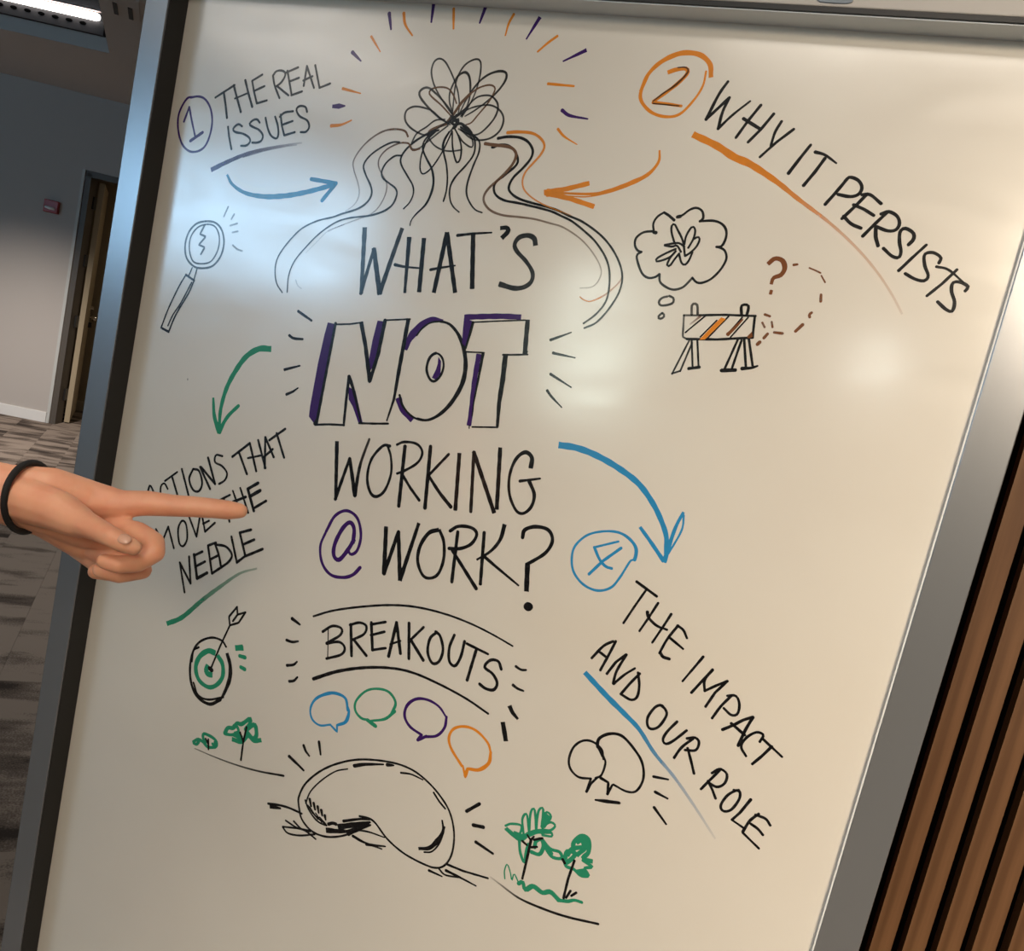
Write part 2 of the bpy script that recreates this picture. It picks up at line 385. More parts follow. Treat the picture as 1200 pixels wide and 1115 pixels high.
# fire alarm on the far wall
a0 = WM.inverted() @ hit_plane(53.5, 242, P0, N)
fa = empty('fire_alarm', P0 + U * (a0.x + 0.06) + Vector((0, 0, 1.955)), 'small dark red fire alarm with white strobe on the far wall', 'alarm', rz=AZ)
link('body', bx(-0.062, 0.062, -0.045, -0.0005, -0.055, 0.055), M['red'], fa, bevel=0.006)
b = bmesh.new(); tube(b, [Vector((-0.045, -0.047, -0.012)), Vector((0, -0.052, -0.017)), Vector((0.042, -0.047, -0.020))], [0.010, 0.015, 0.010], 10)
link('strobe', b, M['strobe'], fa, smooth=True)

# carpet planks laid at an angle: single planks where they can be told apart
ca, sa = math.cos(math.radians(-46)), math.sin(math.radians(-46))
b = bmesh.new(); box(b, 0.0004, 0.9996, 0.0004, 0.2496, -0.008, 0.0); ref = None
cand = []
for j in range(-40, 60):
    b0 = -1.068 + 0.25 * j
    off = {0: 0.0, -1: 0.28}.get(j, (j * 0.37) % 1.0)
    for i in range(-16, 12):
        a0 = -3.486 + off + i
        cx, cy = a0 + 0.5, b0 + 0.125
        wx, wy = cx * ca - cy * sa, cx * sa + cy * ca
        if not (-11.8 < wx < 4 and -6 < wy < 9): continue
        d = Vector((wx, wy, 0)) - CAM; zc = d.dot(FWD)
        px = 600 + F * d.dot(RIGHT) / zc if zc > 0.3 else 9999
        py = 557 + F * d.dot(DOWN) / zc if zc > 0.3 else 9999
        vis = zc > 0.3 and -160 < px < 330 and 440 < py < 1500
        cand.append((0 if vis else 1, d.length, a0, b0))
cand.sort()
rest = bmesh.new()
RZ = math.radians(-46)
for n_, (v_, dist, a0, b0) in enumerate(cand):
    if v_ == 0 and n_ < 290:
        if ref is None: o = link('carpet_plank', b, M['carpet'], floor); ref = o.data
        else: o = bpy.data.objects.new('carpet_plank', ref); COL.objects.link(o); o.parent = floor
        o.rotation_euler = (0, 0, RZ); o.location = (a0 * ca - b0 * sa, a0 * sa + b0 * ca, 0)
    else:
        mt = Matrix.Rotation(RZ, 4, 'Z') @ Matrix.Translation((a0, b0, 0))
        box(rest, 0.0004, 0.9996, 0.0004, 0.2496, -0.008, 0.0, mt)
o = link('carpet_planks', rest, M['carpet'], floor); o['kind'] = 'stuff'

# ceiling lamps over the board and behind the photographer
pm = None
for x, y, z_ in ((-0.1, -1.85, PI / 2), (2.6, -3.2, 0), (-2.87, -2.9, 0), (-3.53, -2.9, 0)):
    e = empty('ceiling_panel', (x, y, LOWC), rz=z_, label= 'square edged ceiling light panel above and behind the viewer', cat='ceiling light', group='ceiling light panels outside the view')
    b = bmesh.new(); box(b, -0.32, 0.32, -0.62, -0.6, -0.03, 0); box(b, -0.32, 0.32, 0.6, 0.62, -0.03, 0)
    box(b, -0.32, -0.3, -0.6, 0.6, -0.03, 0); box(b, 0.3, 0.32, -0.6, 0.6, -0.03, 0); link('panel_frame', b, M['jamb'], e)
    link('diffuser', bx(-0.3, 0.3, -0.6, 0.6, -0.02, -0.01), M['panel_glow'], e)
gl = [((0.10, -4.0, 1.93), 0.085, 'white globe pendant lamp nearest behind the viewer'), ((-1.92, -5.0, 2.16), 0.09, 'white globe pendant lamp farther back beside the pale window')]
for (x, y, z), r, lb in gl:
    e = empty('globe_pendant', (x, y, LOWC), lb, 'pendant lamp', 'globe pendants outside the view')
    b = bmesh.new(); tube(b, [Vector((0, 0, z + r - LOWC)), Vector((0, 0, 0))], 0.004, 8); link('cord', b, M['black'], e)
    b = bmesh.new(); bmesh.ops.create_uvsphere(b, u_segments=24, v_segments=14, radius=r); g = link('globe', b, M['globe'], e, smooth=True); g.location = (0, 0, z - LOWC)

wf = empty('wall_wash_fixture', (1.5, -3.5, LOWC), 'wide warm ceiling wash light aimed at the whiteboard from behind the viewer', 'ceiling light')  # housing made up for the added board light
b = bmesh.new(); tube(b, [Vector((0, 0, 0)), Vector((0, -0.03, -0.18))], 0.012, 10); link('stem', b, M['black'], wf)
q_ = bw.rotation_euler.to_matrix().to_4x4(); b = bmesh.new(); box(b, -0.58, 0.58, -0.43, 0.43, 0.01, 0.06, Matrix.Translation((0, 0, 2.72 - LOWC)) @ q_)
link('housing', b, M['black'], wf)
# ------------------------------------------------------------------ the whiteboard
XL, FW, R, XR, ZT, ZB = -1.073, 0.0448, 0.037, 0.1269, 1.9499, 0.16
wb_ = empty('whiteboard', ((XL + XR) / 2, 0.03, 0), 'tall white magnetic board in a grey metal frame covered with marker lettering and sketches', 'whiteboard')
WL = wb_.location.copy()
def part(name, bm, m, **k): return link(name, local(bm, WL), m, wb_, **k)
part('board_surface', bx(XL - 0.008, XR + 0.012, R, R + 0.012, ZB - 0.008, ZT + 0.008), M['board'])
part('side_rail', bx(XL - FW, XL, 0, 0.062, ZB - 0.05, ZT + 0.075), M['alu'], bevel=0.0012)
RY = R - 0.008   # the right rail lies almost flush with the board
XR0 = sum(hit_y(x, y, RY).x for x, y in ((1162, 420), (1101, 620), (1076, 700), (953, 1115))) / 4
XR1 = sum(hit_y(x, y, RY).x for x, y in ((1160, 618), (1131.5, 700), (1008, 1115))) / 3
part('side_rail', bx(XR0, XR1, RY, 0.075, ZB - 0.05, ZT + 0.0), M['alu'], bevel=0.0012)
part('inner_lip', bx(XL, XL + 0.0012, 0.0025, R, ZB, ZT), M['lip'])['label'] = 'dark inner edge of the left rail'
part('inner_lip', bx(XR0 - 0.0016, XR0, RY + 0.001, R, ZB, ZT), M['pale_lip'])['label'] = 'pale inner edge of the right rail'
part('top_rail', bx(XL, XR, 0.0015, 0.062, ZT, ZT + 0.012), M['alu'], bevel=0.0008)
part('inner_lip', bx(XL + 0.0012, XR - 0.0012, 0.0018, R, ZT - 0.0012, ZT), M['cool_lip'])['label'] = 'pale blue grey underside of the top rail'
part('top_gasket', bx(XL, XR, -0.001, 0.05, ZT + 0.012 - 0.0115, ZT + 0.0058), M['gasket']).location = (0, 0, 0)
part('header', bx(XL, XR, -0.002, 0.062, ZT + 0.0058, ZT + 0.075), M['header'], bevel=0.0016)
part('bottom_rail', bx(XL, XR, 0, 0.062, ZB - 0.05, ZB), M['alu'], bevel=0.0012)
part('back_panel', bx(XL - 0.01, XR + 0.01, 0.052, 0.06, ZB - 0.02, ZT + 0.02), M['jamb'])
bc = hit_y(979, -1.5, -0.003)
b = bmesh.new(); pts = []
for s in range(20):
    a_ = 2 * PI * s / 20; c_, s_ = math.cos(a_), math.sin(a_)
    pts.append(b.verts.new((bc.x + 0.019 * math.copysign(abs(c_) ** 0.5, c_), -0.0035, bc.z + 0.0045 * math.copysign(abs(s_) ** 0.6, s_))))
f = b.faces.new(pts); r_ = bmesh.ops.extrude_face_region(b, geom=[f])
bmesh.ops.translate(b, verts=[v for v in r_['geom'] if isinstance(v, bmesh.types.BMVert)], vec=(0, 0.002, 0))
part('badge', b, M['badge'])
for x in (XL - FW / 2, (XR0 + XR1) / 2):
    b = bmesh.new(); box(b, x - 0.02, x + 0.02, -0.20, 0.22, 0.075, 0.105); box(b, x - 0.015, x + 0.015, 0.01, 0.05, 0.1, 0.13)
    ft = part('foot', b, M['alu'], bevel=0.002)
    for y in (-0.18, 0.2):
        b = bmesh.new(); tube(b, [Vector((x - 0.012, y, 0.0325)), Vector((x + 0.012, y, 0.0325))], 0.0325, 20)
        box(b, x - 0.004, x + 0.004, y - 0.01, y + 0.01, 0.04, 0.08)
        link('caster', local(b, WL), M['black'], ft)

# marker ink: strokes measured on the photograph and laid on the board surface
def board_xz(x, y):
    p = hit_y(x, y, R); return Vector((p.x, p.z))
def scale_at(x, y):
    a, b2, c = board_xz(x, y), board_xz(x + 1, y), board_xz(x, y + 1)
    return math.sqrt(abs((b2 - a).x * (c - a).y - (b2 - a).y * (c - a).x))
def interp(vals, t):
    if len(vals) == 1: return vals[0]
    s = t * (len(vals) - 1); i = min(int(s), len(vals) - 2); return vals[i] + (vals[i + 1] - vals[i]) * (s - i)
def catmull(P):
    if len(P) < 3: return P
    closed = (P[0] - P[-1]).length < 1e-5
    out = []; n = len(P)
    for i in range(n - 1):
        p0 = P[i - 1] if i > 0 else (P[-2] if closed else P[0] * 2 - P[1])
        p3 = P[i + 2] if i < n - 2 else (P[1] if closed else P[-1] * 2 - P[-2])
        p1, p2 = P[i], P[i + 1]
        for s in range(8):
            t = s / 8; out.append(0.5 * ((2 * p1) + (p2 - p0) * t + (2 * p0 - 5 * p1 + 4 * p2 - p3) * t * t + (3 * p1 - p0 - 3 * p2 + p3) * t ** 3))
    out.append(P[-1]); return out
def resample(P, step):
    L = [0.0]
    for a, b2 in zip(P, P[1:]): L.append(L[-1] + (b2 - a).length)
    tot = L[-1]
    if tot < 1e-6: return P[:1], [0.0]
    n = max(2, int(math.ceil(tot / step))); out = []; ts = []; j = 0
    for i in range(n + 1):
        d = tot * i / n
        while j < len(L) - 2 and L[j + 1] < d: j += 1
        q = (d - L[j]) / max(1e-9, L[j + 1] - L[j]); out.append(P[j] + (P[j + 1] - P[j]) * q); ts.append(i / n)
    return out, ts
class InkPart:
    def __init__(s, name, label): s.name, s.label, s.v, s.f, s.mi, s.d, s.mats, s.k = name, label, [], [], [], [], [], 0
    def mat(s, c):
        if c not in s.mats: s.mats.append(c)
        return s.mats.index(c)
    def y(s): s.k += 1; return R - 0.00012 - 0.000006 * s.k
    def ribbon(s, P, ws, ds, c, straight):
        mi = s.mat(c); yy = s.y() - WL.y
        wm = [interp(ws, 0), interp(ws, 1)]
        B = [board_xz(*p) for p in P]
        sc = [scale_at(*p) for p in P]
        if not straight: B = catmull(B)
        pts, ts = resample(B, 0.0028)
        if len(pts) < 2: return
        ns = len(sc)
        W_ = [(interp(ws, t) * 1.08 + 0.25) * interp(sc, t) * 0.5 for t in ts]
        D_ = [interp(ds, t) for t in ts]
        # rounded ends, squarer for the broad chisel tip
        caps = ((0.34, 0.86), (0.28, 0.95), (0.1, 1.0)) if max(ws) >= 4.2 and max(ws) < 8.5 else ((0.95, 0.3), (0.7, 0.7), (0.35, 0.93))
        t0 = (pts[0] - pts[1]).normalized(); t1 = (pts[-1] - pts[-2]).normalized()
        pre = [(pts[0] + t0 * W_[0] * a, W_[0] * k, D_[0]) for a, k in caps]
        post = [(pts[-1] + t1 * W_[-1] * a, W_[-1] * k, D_[-1]) for a, k in reversed(caps)]
        seq = pre + list(zip(pts, W_, D_)) + post
        base = len(s.v)
        for i, (p, w, d) in enumerate(seq):
            a = seq[max(0, i - 1)][0]; b2 = seq[min(len(seq) - 1, i + 1)][0]
            t = (b2 - a).normalized(); n = Vector((-t.y, t.x))
            wv = w * (1 + 0.05 * math.sin(i * 0.9 + s.k))
            for sg in (-1, 1):
                q = p + n * wv * sg; s.v.append((q.x - WL.x, yy - 4e-7 * i, q.y)); s.d.append(d)
        for i in range(len(seq) - 1):
            s.f.append((base + 2 * i, base + 2 * i + 1, base + 2 * i + 3, base + 2 * i + 2)); s.mi.append(mi)
    def poly(s, P, ds, c):
        mi = s.mat(c); yy = s.y() - WL.y; base = len(s.v)
        for p in P:
            q = board_xz(*p); s.v.append((q.x - WL.x, yy, q.y)); s.d.append(ds[0])
        s.f.append(tuple(range(base, base + len(P)))); s.mi.append(mi)
    def build(s):
        me = bpy.data.meshes.new(s.name); me.from_pydata(s.v, [], s.f)
        for c in s.mats: me.materials.append(INK[c])
        for p, mi in zip(me.polygons, s.mi): p.material_index = mi
        at_ = me.attributes.new('ink', 'FLOAT', 'POINT')
        for i, d in enumerate(s.d): at_.data[i].value = d
        o = bpy.data.objects.new(s.name, me); COL.objects.link(o); o.parent = wb_
        if s.label: o['label'] = s.label
        return o
INKTEXT = """
@ numeral_one | purple circled numeral 1
c P
f 190 60 8
w 2
s 290,430 240,440 190,510 155,600 148,700 165,810 200,890 260,940 330,940 390,905 430,840 460,740 470,640 455,540 420,470 380,435 330,425 270,435
w 2.2 1.8
l 205,660 255,525
l 255,525 280,660 310,800
w 2.8
l 265,842 380,762
@ lettering | words THE REAL ISSUES in thin dark marker
c K
w 2
l 500,435 680,318
w 2.3
l 578,385 595,500 608,625
l 672,320 700,430 738,570
l 780,272 808,390 845,522
w 1.6
l 682,445 800,395
w 2
l 845,280 862,380 888,490
l 845,278 940,220
l 870,370 960,328
l 888,490 982,462
s 1040,230 1055,320 1100,440
s 1040,230 1070,190 1120,182 1155,205 1145,250 1110,300 1070,330
l 1080,330 1185,415
l 618,710 628,800 650,920
s 750,705 720,685 690,700 665,735 690,760 760,775 815,810 825,850 790,885 740,888
s 915,670 890,640 850,650 820,685 850,710 910,740 945,790 930,840 890,858 845,858
s 970,625 990,720 1020,790 1070,820 1090,780 1085,700 1060,615
f 190 60 4
l 588,92 607,205
l 583,100 638,76
l 598,142 642,125
l 606,207 656,189
l 679,70 664,163
l 679,70 712,172
l 662,138 705,118
l 718,66 738,172
l 738,172 788,152
s 556,298 562,350 573,395
s 552,308 575,288 614,282
l 565,345 612,328
l 573,395 622,380
s 680,285 672,262 645,258 630,275 645,305 680,325 690,355 675,378 650,380
@ underline | fading purple underline below THE REAL ISSUES
c P
w 4.5 3 1
d 1 .25
s 232,556 300,522 400,480 500,455 600,437 655,430
w 1 1
d .6 .3
s 380,497 480,468 580,447 630,440
@ arrow_mark | blue curved arrow pointing to the tangle
c B
w 2.5 5 4.5
d .8 .95
s 305,580 330,625 390,665 480,682 580,678 680,660 800,628
w 4
l 700,600 815,620
l 815,620 750,700
@ magnifying_glass_drawing | magnifying glass sketch
c T
w 1.8
d .85 .8
s 205,798 160,810 125,850 108,910 115,970 150,1010 195,1018 240,1005 275,960 290,900 280,840 250,805 205,798
w 1.4
s 215,812 170,825 135,870 128,930 145,985 185,997 230,985 262,930 268,870 250,825 215,812
w 1.8
l 200,815 178,858 205,870 172,908 200,920 182,952
w 1.6
d .5 .4
l 310,730 290,775
l 338,765 325,787
l 352,808 320,818
l 355,845 330,850
l 332,910 352,930 375,937
c K
d 1 1
f 0 250 4.46
w 1.3
l 1005,285 988,325
l 1030,290 1015,345
w 2
l 972,322 1015,352
w 1.5
s 972,322 935,385 880,500 842,600
w 2.2
l 850,603 882,620
w 1.6
s 1015,352 985,420 920,530 882,620
w 1.4
s 1002,362 945,470 905,530 878,588
@ ray_marks | purple and orange rays around the tangle
c P
f 390 0 4
w 4 2
l 265,64 273,137
l 473,18 462,103
l 715,36 689,107
w 4.2 1.5
l 970,83 907,184
l 1187,236 1079,288
w 4 1.5
s 1076,518 1110,542 1195,558
w 4 1.5
l 93,246 132,286
f 190 60 4
w 3.5 5 1.5
l 800,259 822,258 858,257
c O
f 390 0 4
w 3.4 1.5
s 333,63 340,115 373,167
w 3 2
l 567,42 566,134
w 3 1.5
s 848,68 825,110 809,166
w 2.8 2
s 1052,170 1010,200 961,242
w 2.6 1.2
l 181,172 222,242
w 3 1.2
l 48,416 130,438
w 3 2
l 1010,393 1130,404
w 3 .8
s 1056,606 1085,640 1145,678
f 190 60 4
w 3.6 1.2
s 794,350 840,345 888,324
@ tangle_drawing | tangle of looping scribbles with trailing strands
c K
f 460 50 8
w 1.4 1.8 1.2
d .85 .85
s 570,690 480,560 400,420 365,290 385,190 435,150 490,175 540,260 590,380 620,500 625,620 600,700
s 560,680 575,520 590,400 625,290 690,200 780,155 825,180 825,280 790,430 730,570 650,700
w 1.2 2.6 1.2
s 560,640 535,560 540,460 590,350 630,300 683,278 720,320 730,430 712,560 650,690
s 620,680 700,520 800,380 900,300 1000,268 1065,285 1060,350 1000,440 900,540 780,630 680,690
c N
w 1.4 1.8 1.4
s 510,750 600,630 700,510 800,430 900,398 955,415 955,460 900,560 800,680 740,750 690,770
s 560,700 460,590 370,510 345,470 370,435 440,418 520,430 570,490 600,570
w 3 3
s 335,870 350,830 430,790 510,760
s 510,750 580,660 650,560 730,480
c K
w 1.4 2 1.4
s 640,690 720,580 800,510 900,495 960,530 990,600 960,700 880,800 800,860 720,860 620,810
s 640,670 720,620 830,590 930,590 1010,640 1042,720 1010,820 930,890 830,915 740,900 640,820
w 1.4 2 1.2
s 500,740 440,700 370,640 290,610 200,600 130,640 118,720 160,790 250,850 330,865 430,800 520,740
w 1.4 2.4 1.2
s 540,770 430,700 320,590 260,510 255,460 300,425 350,430 430,500 520,600 570,680
w 1.5
s 490,720 400,730 320,790 230,850 180,940
s 165,960 190,1000 250,990 340,920 440,840 520,780
s 335,850 350,910 400,970 480,1010 560,1018 650,1005
w 1.6
s 570,800 500,880 470,960 470,1020
s 620,870 660,930 730,980 755,960 735,880 640,800
w 2.6 3
d 1 1
s 520,760 560,710 600,690 640,660 690,620
s 540,740 580,770 640,760 700,800 740,850
s 550,690 590,720 600,760 570,800
s 600,680 560,740 620,720 590,790
f 400 140 8
w 1.5
s 1040,110 950,300 850,450 770,512 740,470 745,370 770,280 810,190 880,120
w 1.5 2 1.5
s 1040,110 1045,270 1080,400 1115,370 1125,260 1100,160 1060,80
w 1.6 2 2.6 1
s 915,100 850,130 780,200 765,280 800,370 850,470 865,590 840,700 790,800 700,890 655,950 645,995
w 2 1.6
s 1010,120 960,220 960,310 985,420 995,550 985,670 958,768
w 2.4 1.8 1.4
s 880,100 800,140 700,200 610,280 560,360 565,430 620,530 670,620 675,700 640,780 585,838
c N
w 2 1.4 .8
d .9 .25
s 625,160 597,110 510,92 400,110 280,180 180,280 115,390 120,480 155,590 170,680 150,760 100,820 40,860
w 1.8 1.2 .9
s 735,275 680,290 655,275 640,238 620,222 540,225 430,280 360,360 350,440 385,520 425,600 415,700 360,810 290,880 200,920 0,995 -120,1050
f 300 240 6
w .8
d .3 .15
s 620,140 560,160 500,190 420,270 350,340
w 1
d .3 .2
s 280,530 295,570 320,590
c K
f 400 140 8
w 1.8 1.6 2 1.6 1.4 1.3 1.2
d .95 .85
s 545,215 480,215 380,260 270,340 210,430 230,520 275,620 285,700 240,780 150,840 0,888 -80,917 -227,953 -373,1027 -493,1147 -587,1280 -620,1400 -607,1533 -553,1624
s 560,340 500,345 420,410 380,490 390,550 450,600 510,650 520,710 480,800 400,860 280,900 180,913 67,927 -53,967 -200,1067 -333,1200 -440,1333 -493,1467 -507,1620
f 520 140 8
w 1.8 1.8 2 1.2
d 1 .95
s 160,70 270,150 295,230 280,330 210,430 110,540 60,640 60,750 90,820 145,870
s 180,60 280,150 335,210 330,310 280,430 225,590 215,700 250,790 300,850 360,875
w 2.6 2.2 1.8
l 455,262 478,262
s 465,262 520,240 600,245 660,290 695,370 680,430 590,510 500,580 470,640 490,710 570,760 700,785 850,820 1000,860 1100,905 1200,955 1315,1045 1430,1157 1529,1321 1556,1484 1529,1686 1434,1820 1312,1913
w 2.8 2.2 1.8
s 510,178 600,163 710,170 790,210 835,290 815,370 740,460 650,550 610,640 640,700 720,750 850,790 950,815 1060,850 1176,905 1312,967 1489,1102 1610,1265 1672,1441 1651,1604 1556,1767 1434,1902 1319,1957
c N
w 3.4 2.4 1.6 1
d 1 .3
s 390,228 470,240 560,250 640,270 680,330 640,430 540,540 420,650 375,730 390,800 450,860 560,900 700,915 850,935 1000,975 1123,1014 1285,1123 1407,1265 1475,1401 1461,1495 1394,1570 1279,1583
c O
w 3.4 2.4 1.6 .8
d .95 .5
s 600,125 700,118 830,130 910,180 945,250 910,330 840,410 770,490 740,570 750,650 810,720 900,780 1010,830 1190,900
f 640 210 5.9
w 1.2 1.6 1.2
d .4 .6
s 525,650 520,690 480,740 400,805 310,845 260,835 235,815
@ numeral_two | orange circled numeral 2
c O
f 630 40 4.8
w 5 5.5 3.2
d 1 1
s 975,240 970,170 920,120 850,105 780,115 690,160 620,230 580,320
w 4 3 2
s 620,230 582,320 585,380 640,440 720,465 800,450 880,370 930,290 948,210
w 4.5 3.5
s 735,215 780,200 835,195 840,225 780,285 700,345 650,380
w 3.5 2.8
l 650,385 720,392 808,405
c K
w 1.2 2 1.4
d .8 .7
s 790,188 835,188 845,215 780,283 700,338 650,378
w 1.3
l 650,390 720,397 795,404
@ lettering | words WHY IT PERSISTS slanting down to the right
c K
f 810 80 6
w 3 3.4
d 1 1
s 258,95 210,160 170,230 105,360
l 105,360 268,208
s 268,208 220,310 190,425
w 3 2.6 2
s 190,425 290,330 415,232
w 3.2 3
l 490,260 400,370 315,488
l 580,322 490,430 400,520
w 3.6
l 368,355 485,428
w 3.2 2.6
s 635,375 590,450 560,545
l 720,430 600,520 483,625
w 3 4
s 840,540 760,640 685,738
w 3.6 2
s 872,590 940,610 1020,668
w 3.6
l 940,635 870,730 790,825
f 950 180 5.575
w 3.6
l 240,165 160,260 95,332
s 225,180 255,155 310,175 335,220 315,265 260,282 180,268
s 370,265 290,345 205,425
w 3.4
s 335,270 390,270 460,328
l 280,335 350,365 412,405
w 3.6
s 215,410 265,460 328,488
l 500,385 420,460 340,540
s 460,395 510,380 565,410 580,460 555,500 500,505 430,478
w 4
l 425,485 425,550 440,602
w 4 3.4
s 640,595 672,560 670,520 620,490 585,510 580,580 590,640 575,680 530,670 475,620
w 3 3.4
l 755,598 665,680 575,765
w 3.4
s 838,715 850,680 800,648 745,660 745,730 768,800 740,832 680,820 618,785
w 3 2
s 822,740 900,760 1000,845
w 3.2
l 955,760 860,850 760,930
w 3.6 3.6
s 1010,898 1028,870 980,842 930,845 920,900 940,970 925,1030 885,1020 830,970
@ underline | orange underline fading out below WHY IT PERSISTS
c O
f 0 0 1
w 7 8 5 3 2.5 2.2
d 1 .9 .35 .15
s 813,158 840,171 860,184 880,193 910,213 935,233 973,262 1004,291 1027,318 1045,345 1057,368
@ arrow_mark | orange curved arrow pointing left to the tangle
c O
f 630 40 4.8
w 2 5 3 2
d 1 .85
s 686,655 680,720 620,790 520,840 400,882 300,900 100,893
w 1.2
s 620,795 520,850 400,892 280,915 170,912
w 5
l 288,840 160,872 40,890
l 315,970 180,925 45,895
w 8 8
l 55,893 80,893
@ thought_bubble_drawing | cloud shaped thought bubble with a scribble inside
c K
f 730 230 7.433
w 3.2 2.4
d 1 1
l 445,208 400,168 358,142
w 2.2
s 358,142 300,180 265,240 270,310
w 3.6
l 270,315 288,318
w 2.4
s 270,305 180,315 115,365 105,430 130,475 162,486
s 162,486 125,510 125,560 165,670 220,712 280,705 318,680
d .9 .75
c T
s 318,680 325,750 390,800 450,815 520,795 570,750 605,712
c K
d 1 1
w 2.4
s 605,712 640,750 690,755 770,720 850,640 900,550 890,480 850,450 815,442
w 2.6
s 815,442 860,435 895,370 900,300 865,245 790,215 670,218
w 2.6 2.2
s 670,220 700,190 690,130 640,102 580,120 520,165 475,180
w 3.6
l 475,182 500,176
w 2.2
s 450,410 425,320 425,260 450,245 480,300 515,370 530,430 540,520
s 535,420 550,350 590,280 615,268 630,300 615,370 570,450
s 625,370 655,355 668,380 640,440 590,490 545,520
s 365,425 440,412 490,410 535,440
s 365,430 430,440 470,430 505,485
s 460,460 370,500 300,540 290,568 340,560 410,530 460,480
s 460,480 410,540 385,600 410,605 450,550 490,500
s 490,510 510,580 540,598 575,560 605,490
c T
w 2.4
d .8 .8
s 405,870 440,890 435,930 380,950 325,950 315,915 345,885 385,875
s 345,1020 362,1040 345,1062 315,1068 312,1045 340,1020
@ barrier_drawing | striped road barrier with a question mark and dashes
c K
f 770 290 5.714
w 2.4
d 1 1
l 285,455 450,452 660,460
w 2.6
l 655,460 640,600
l 200,614 400,617 640,605
c T
w 2
d .6 .8
l 180,455 285,456
l 180,455 172,600 200,614
w 2.6
s 232,450 235,385 268,385 272,445
d .9 .9
w 1.8
l 215,625 100,848
l 235,640 155,830
l 100,845 155,828
c K
d 1 1
w 3
s 566,450 564,400 578,385 608,388 612,410 600,455
w 2
l 232,625 238,800
l 270,625 278,800
w 3.2
l 212,812 283,803
w 2.4
l 540,620 450,820
l 565,625 500,815
w 4
l 432,825 523,822
w 2.6
l 583,615 595,805
l 615,615 640,795
w 4 2
s 570,812 630,808 672,795
w 1.6
l 320,462 190,570
l 400,490 290,600
l 480,462 335,612
l 570,470 470,585
l 610,470 485,610
c O
w 1
p 430,468 460,480 320,618 282,620
c R
w 2.4 1.2
d .7 .3
l 288,464 222,515
d 1 1
w 1.5 4
s 572,485 520,540 475,582
p 600,600 635,565 640,600 615,612
w 4.4 5.4 3.6
s 745,110 790,75 840,90 855,140 830,185 780,205 765,245
w 5
l 757,300 768,302
w 2.6
d .85
l 915,118 938,115
w 1.6
s 1020,138 1060,155 1095,172
l 1100,190 1125,235
w 2.8
l 1098,318 1096,362
s 1035,438 1020,450 1022,468
w 3.4
l 975,518 928,562
w 2.6
l 722,450 755,462
w 2.2
l 705,505 720,535
l 768,500 773,535
w 2.8
l 785,570 840,577
w 3
l 740,580 715,608
w 3.6
l 688,635 672,650
@ lettering | word WHAT'S in thick black marker
c K
f 400 240 4.8
w 5.2 4
d .9 .95
l 132,132 112,498
w 4 3.4
l 110,498 183,250
w 5 5.6
d 1 1
l 183,248 216,502
w 5 4.4
d 1 .85
l 215,500 280,310 342,135
d 1 1
w 5 3
l 382,186 357,495
w 4.8
l 465,192 438,488
w 3.4 2 1.6
s 303,338 360,350 440,357
w 5 4.6
l 594,160 521,492
l 595,160 640,492
w 2.8 1.4
s 502,366 560,355 640,343
w 3 1.6
l 653,173 750,162 845,157
w 5
l 742,162 736,470
w 4 5 5
s 897,132 930,130 938,150 905,186
c T
w 5.4 4 5.4
d .9 .9
s 1092,226 1085,190 1050,173 1000,185 975,225 990,265 1040,320 1075,380 1070,430 1030,463 970,470 890,447
@ lettering | outlined word NOT with purple shading
c P
f 330 360 6
d 1 1
p 325,108 372,118 332,330 290,560 255,815 225,815 192,770 200,700 255,400 300,200
p 675,95 715,100 692,230 660,380 625,450 608,400 640,230
p 470,560 520,590 570,812 540,815 500,700 472,650
w 5 8 6 2
s 870,295 905,215 980,130 1060,85 1135,95
w 7 5
s 823,645 850,720 915,795
c K
w 3
l 380,115 345,300 310,480 245,825
w 3
l 232,820 250,790
w 1.6
l 380,122 480,120 570,108
w 4.4
l 560,108 590,270 620,520
w 4
l 620,520 680,330 728,95
w 1.6
l 725,93 905,85
w 4.4 4.2 1.6
l 892,85 830,420 790,650 740,800
w 2
l 235,828 335,825 440,830
w 2.6 3.4
l 437,830 455,650 475,490
w 4 1.6
l 475,490 500,560 520,640 558,812
w 2
l 545,817 650,820 750,820
f 480 360 5.714
w 2 4 5 4 1.6
s 205,98 240,103 280,125 330,190 365,290 375,400 350,520 280,640 200,720 120,757 50,745
f 330 360 6
w 1.6
s 950,200 990,150 1050,110 1130,100
w 2.4 1.6
s 830,620 850,690 900,755 960,790 1030,797 1090,775
w 3 2
s 1085,325 1040,360 1020,440 1045,510 1080,520 1120,480 1140,410 1125,350 1085,325
c P
p 1103,350 1122,380 1118,470 1085,512 1057,498 1085,440 1098,400
f 480 360 5.714
w 5.6
s 372,68 480,64 620,62 742,68
p 365,72 425,95 402,180 375,270 352,240 356,165
w 5.6 5
s 464,320 434,500 412,700 398,790
c K
w 1.4
l 425,102 600,94 775,88
w 3.2 2
l 425,105 405,180 375,278
w 5
l 791,90 772,310
w 4.4
l 768,300 784,308
w 1.4
l 378,300 500,306
w 1.8
l 625,320 700,320 790,318
w 3.2 1
l 492,315 465,460 430,640 418,730
w 5.6 5.2 3
l 643,320 625,480 600,640 588,800
w 1.6
l 420,803 590,806
w 1
l 400,790 400,812
@ ray_marks | short black rays beside the word NOT
c K
f 330 360 6
w 2.8 2.2
l 118,30 210,95
s 55,200 85,220 148,226
w 2.8 1.6
l 22,440 128,413
l 35,614 80,595 115,570
f 480 360 5.714
w 3 1.2
l 945,220 1083,170
l 962,308 1108,340
l 945,450 1082,538
s 922,560 950,600 1018,672
@ lettering | word WORKING in black capitals
c K
f 370 500 4.138
w 4.4 3.4
l 103,75 97,352
w 3.6 3
l 95,352 165,155
w 3.6 4.6
l 165,155 190,335
w 4 2.4
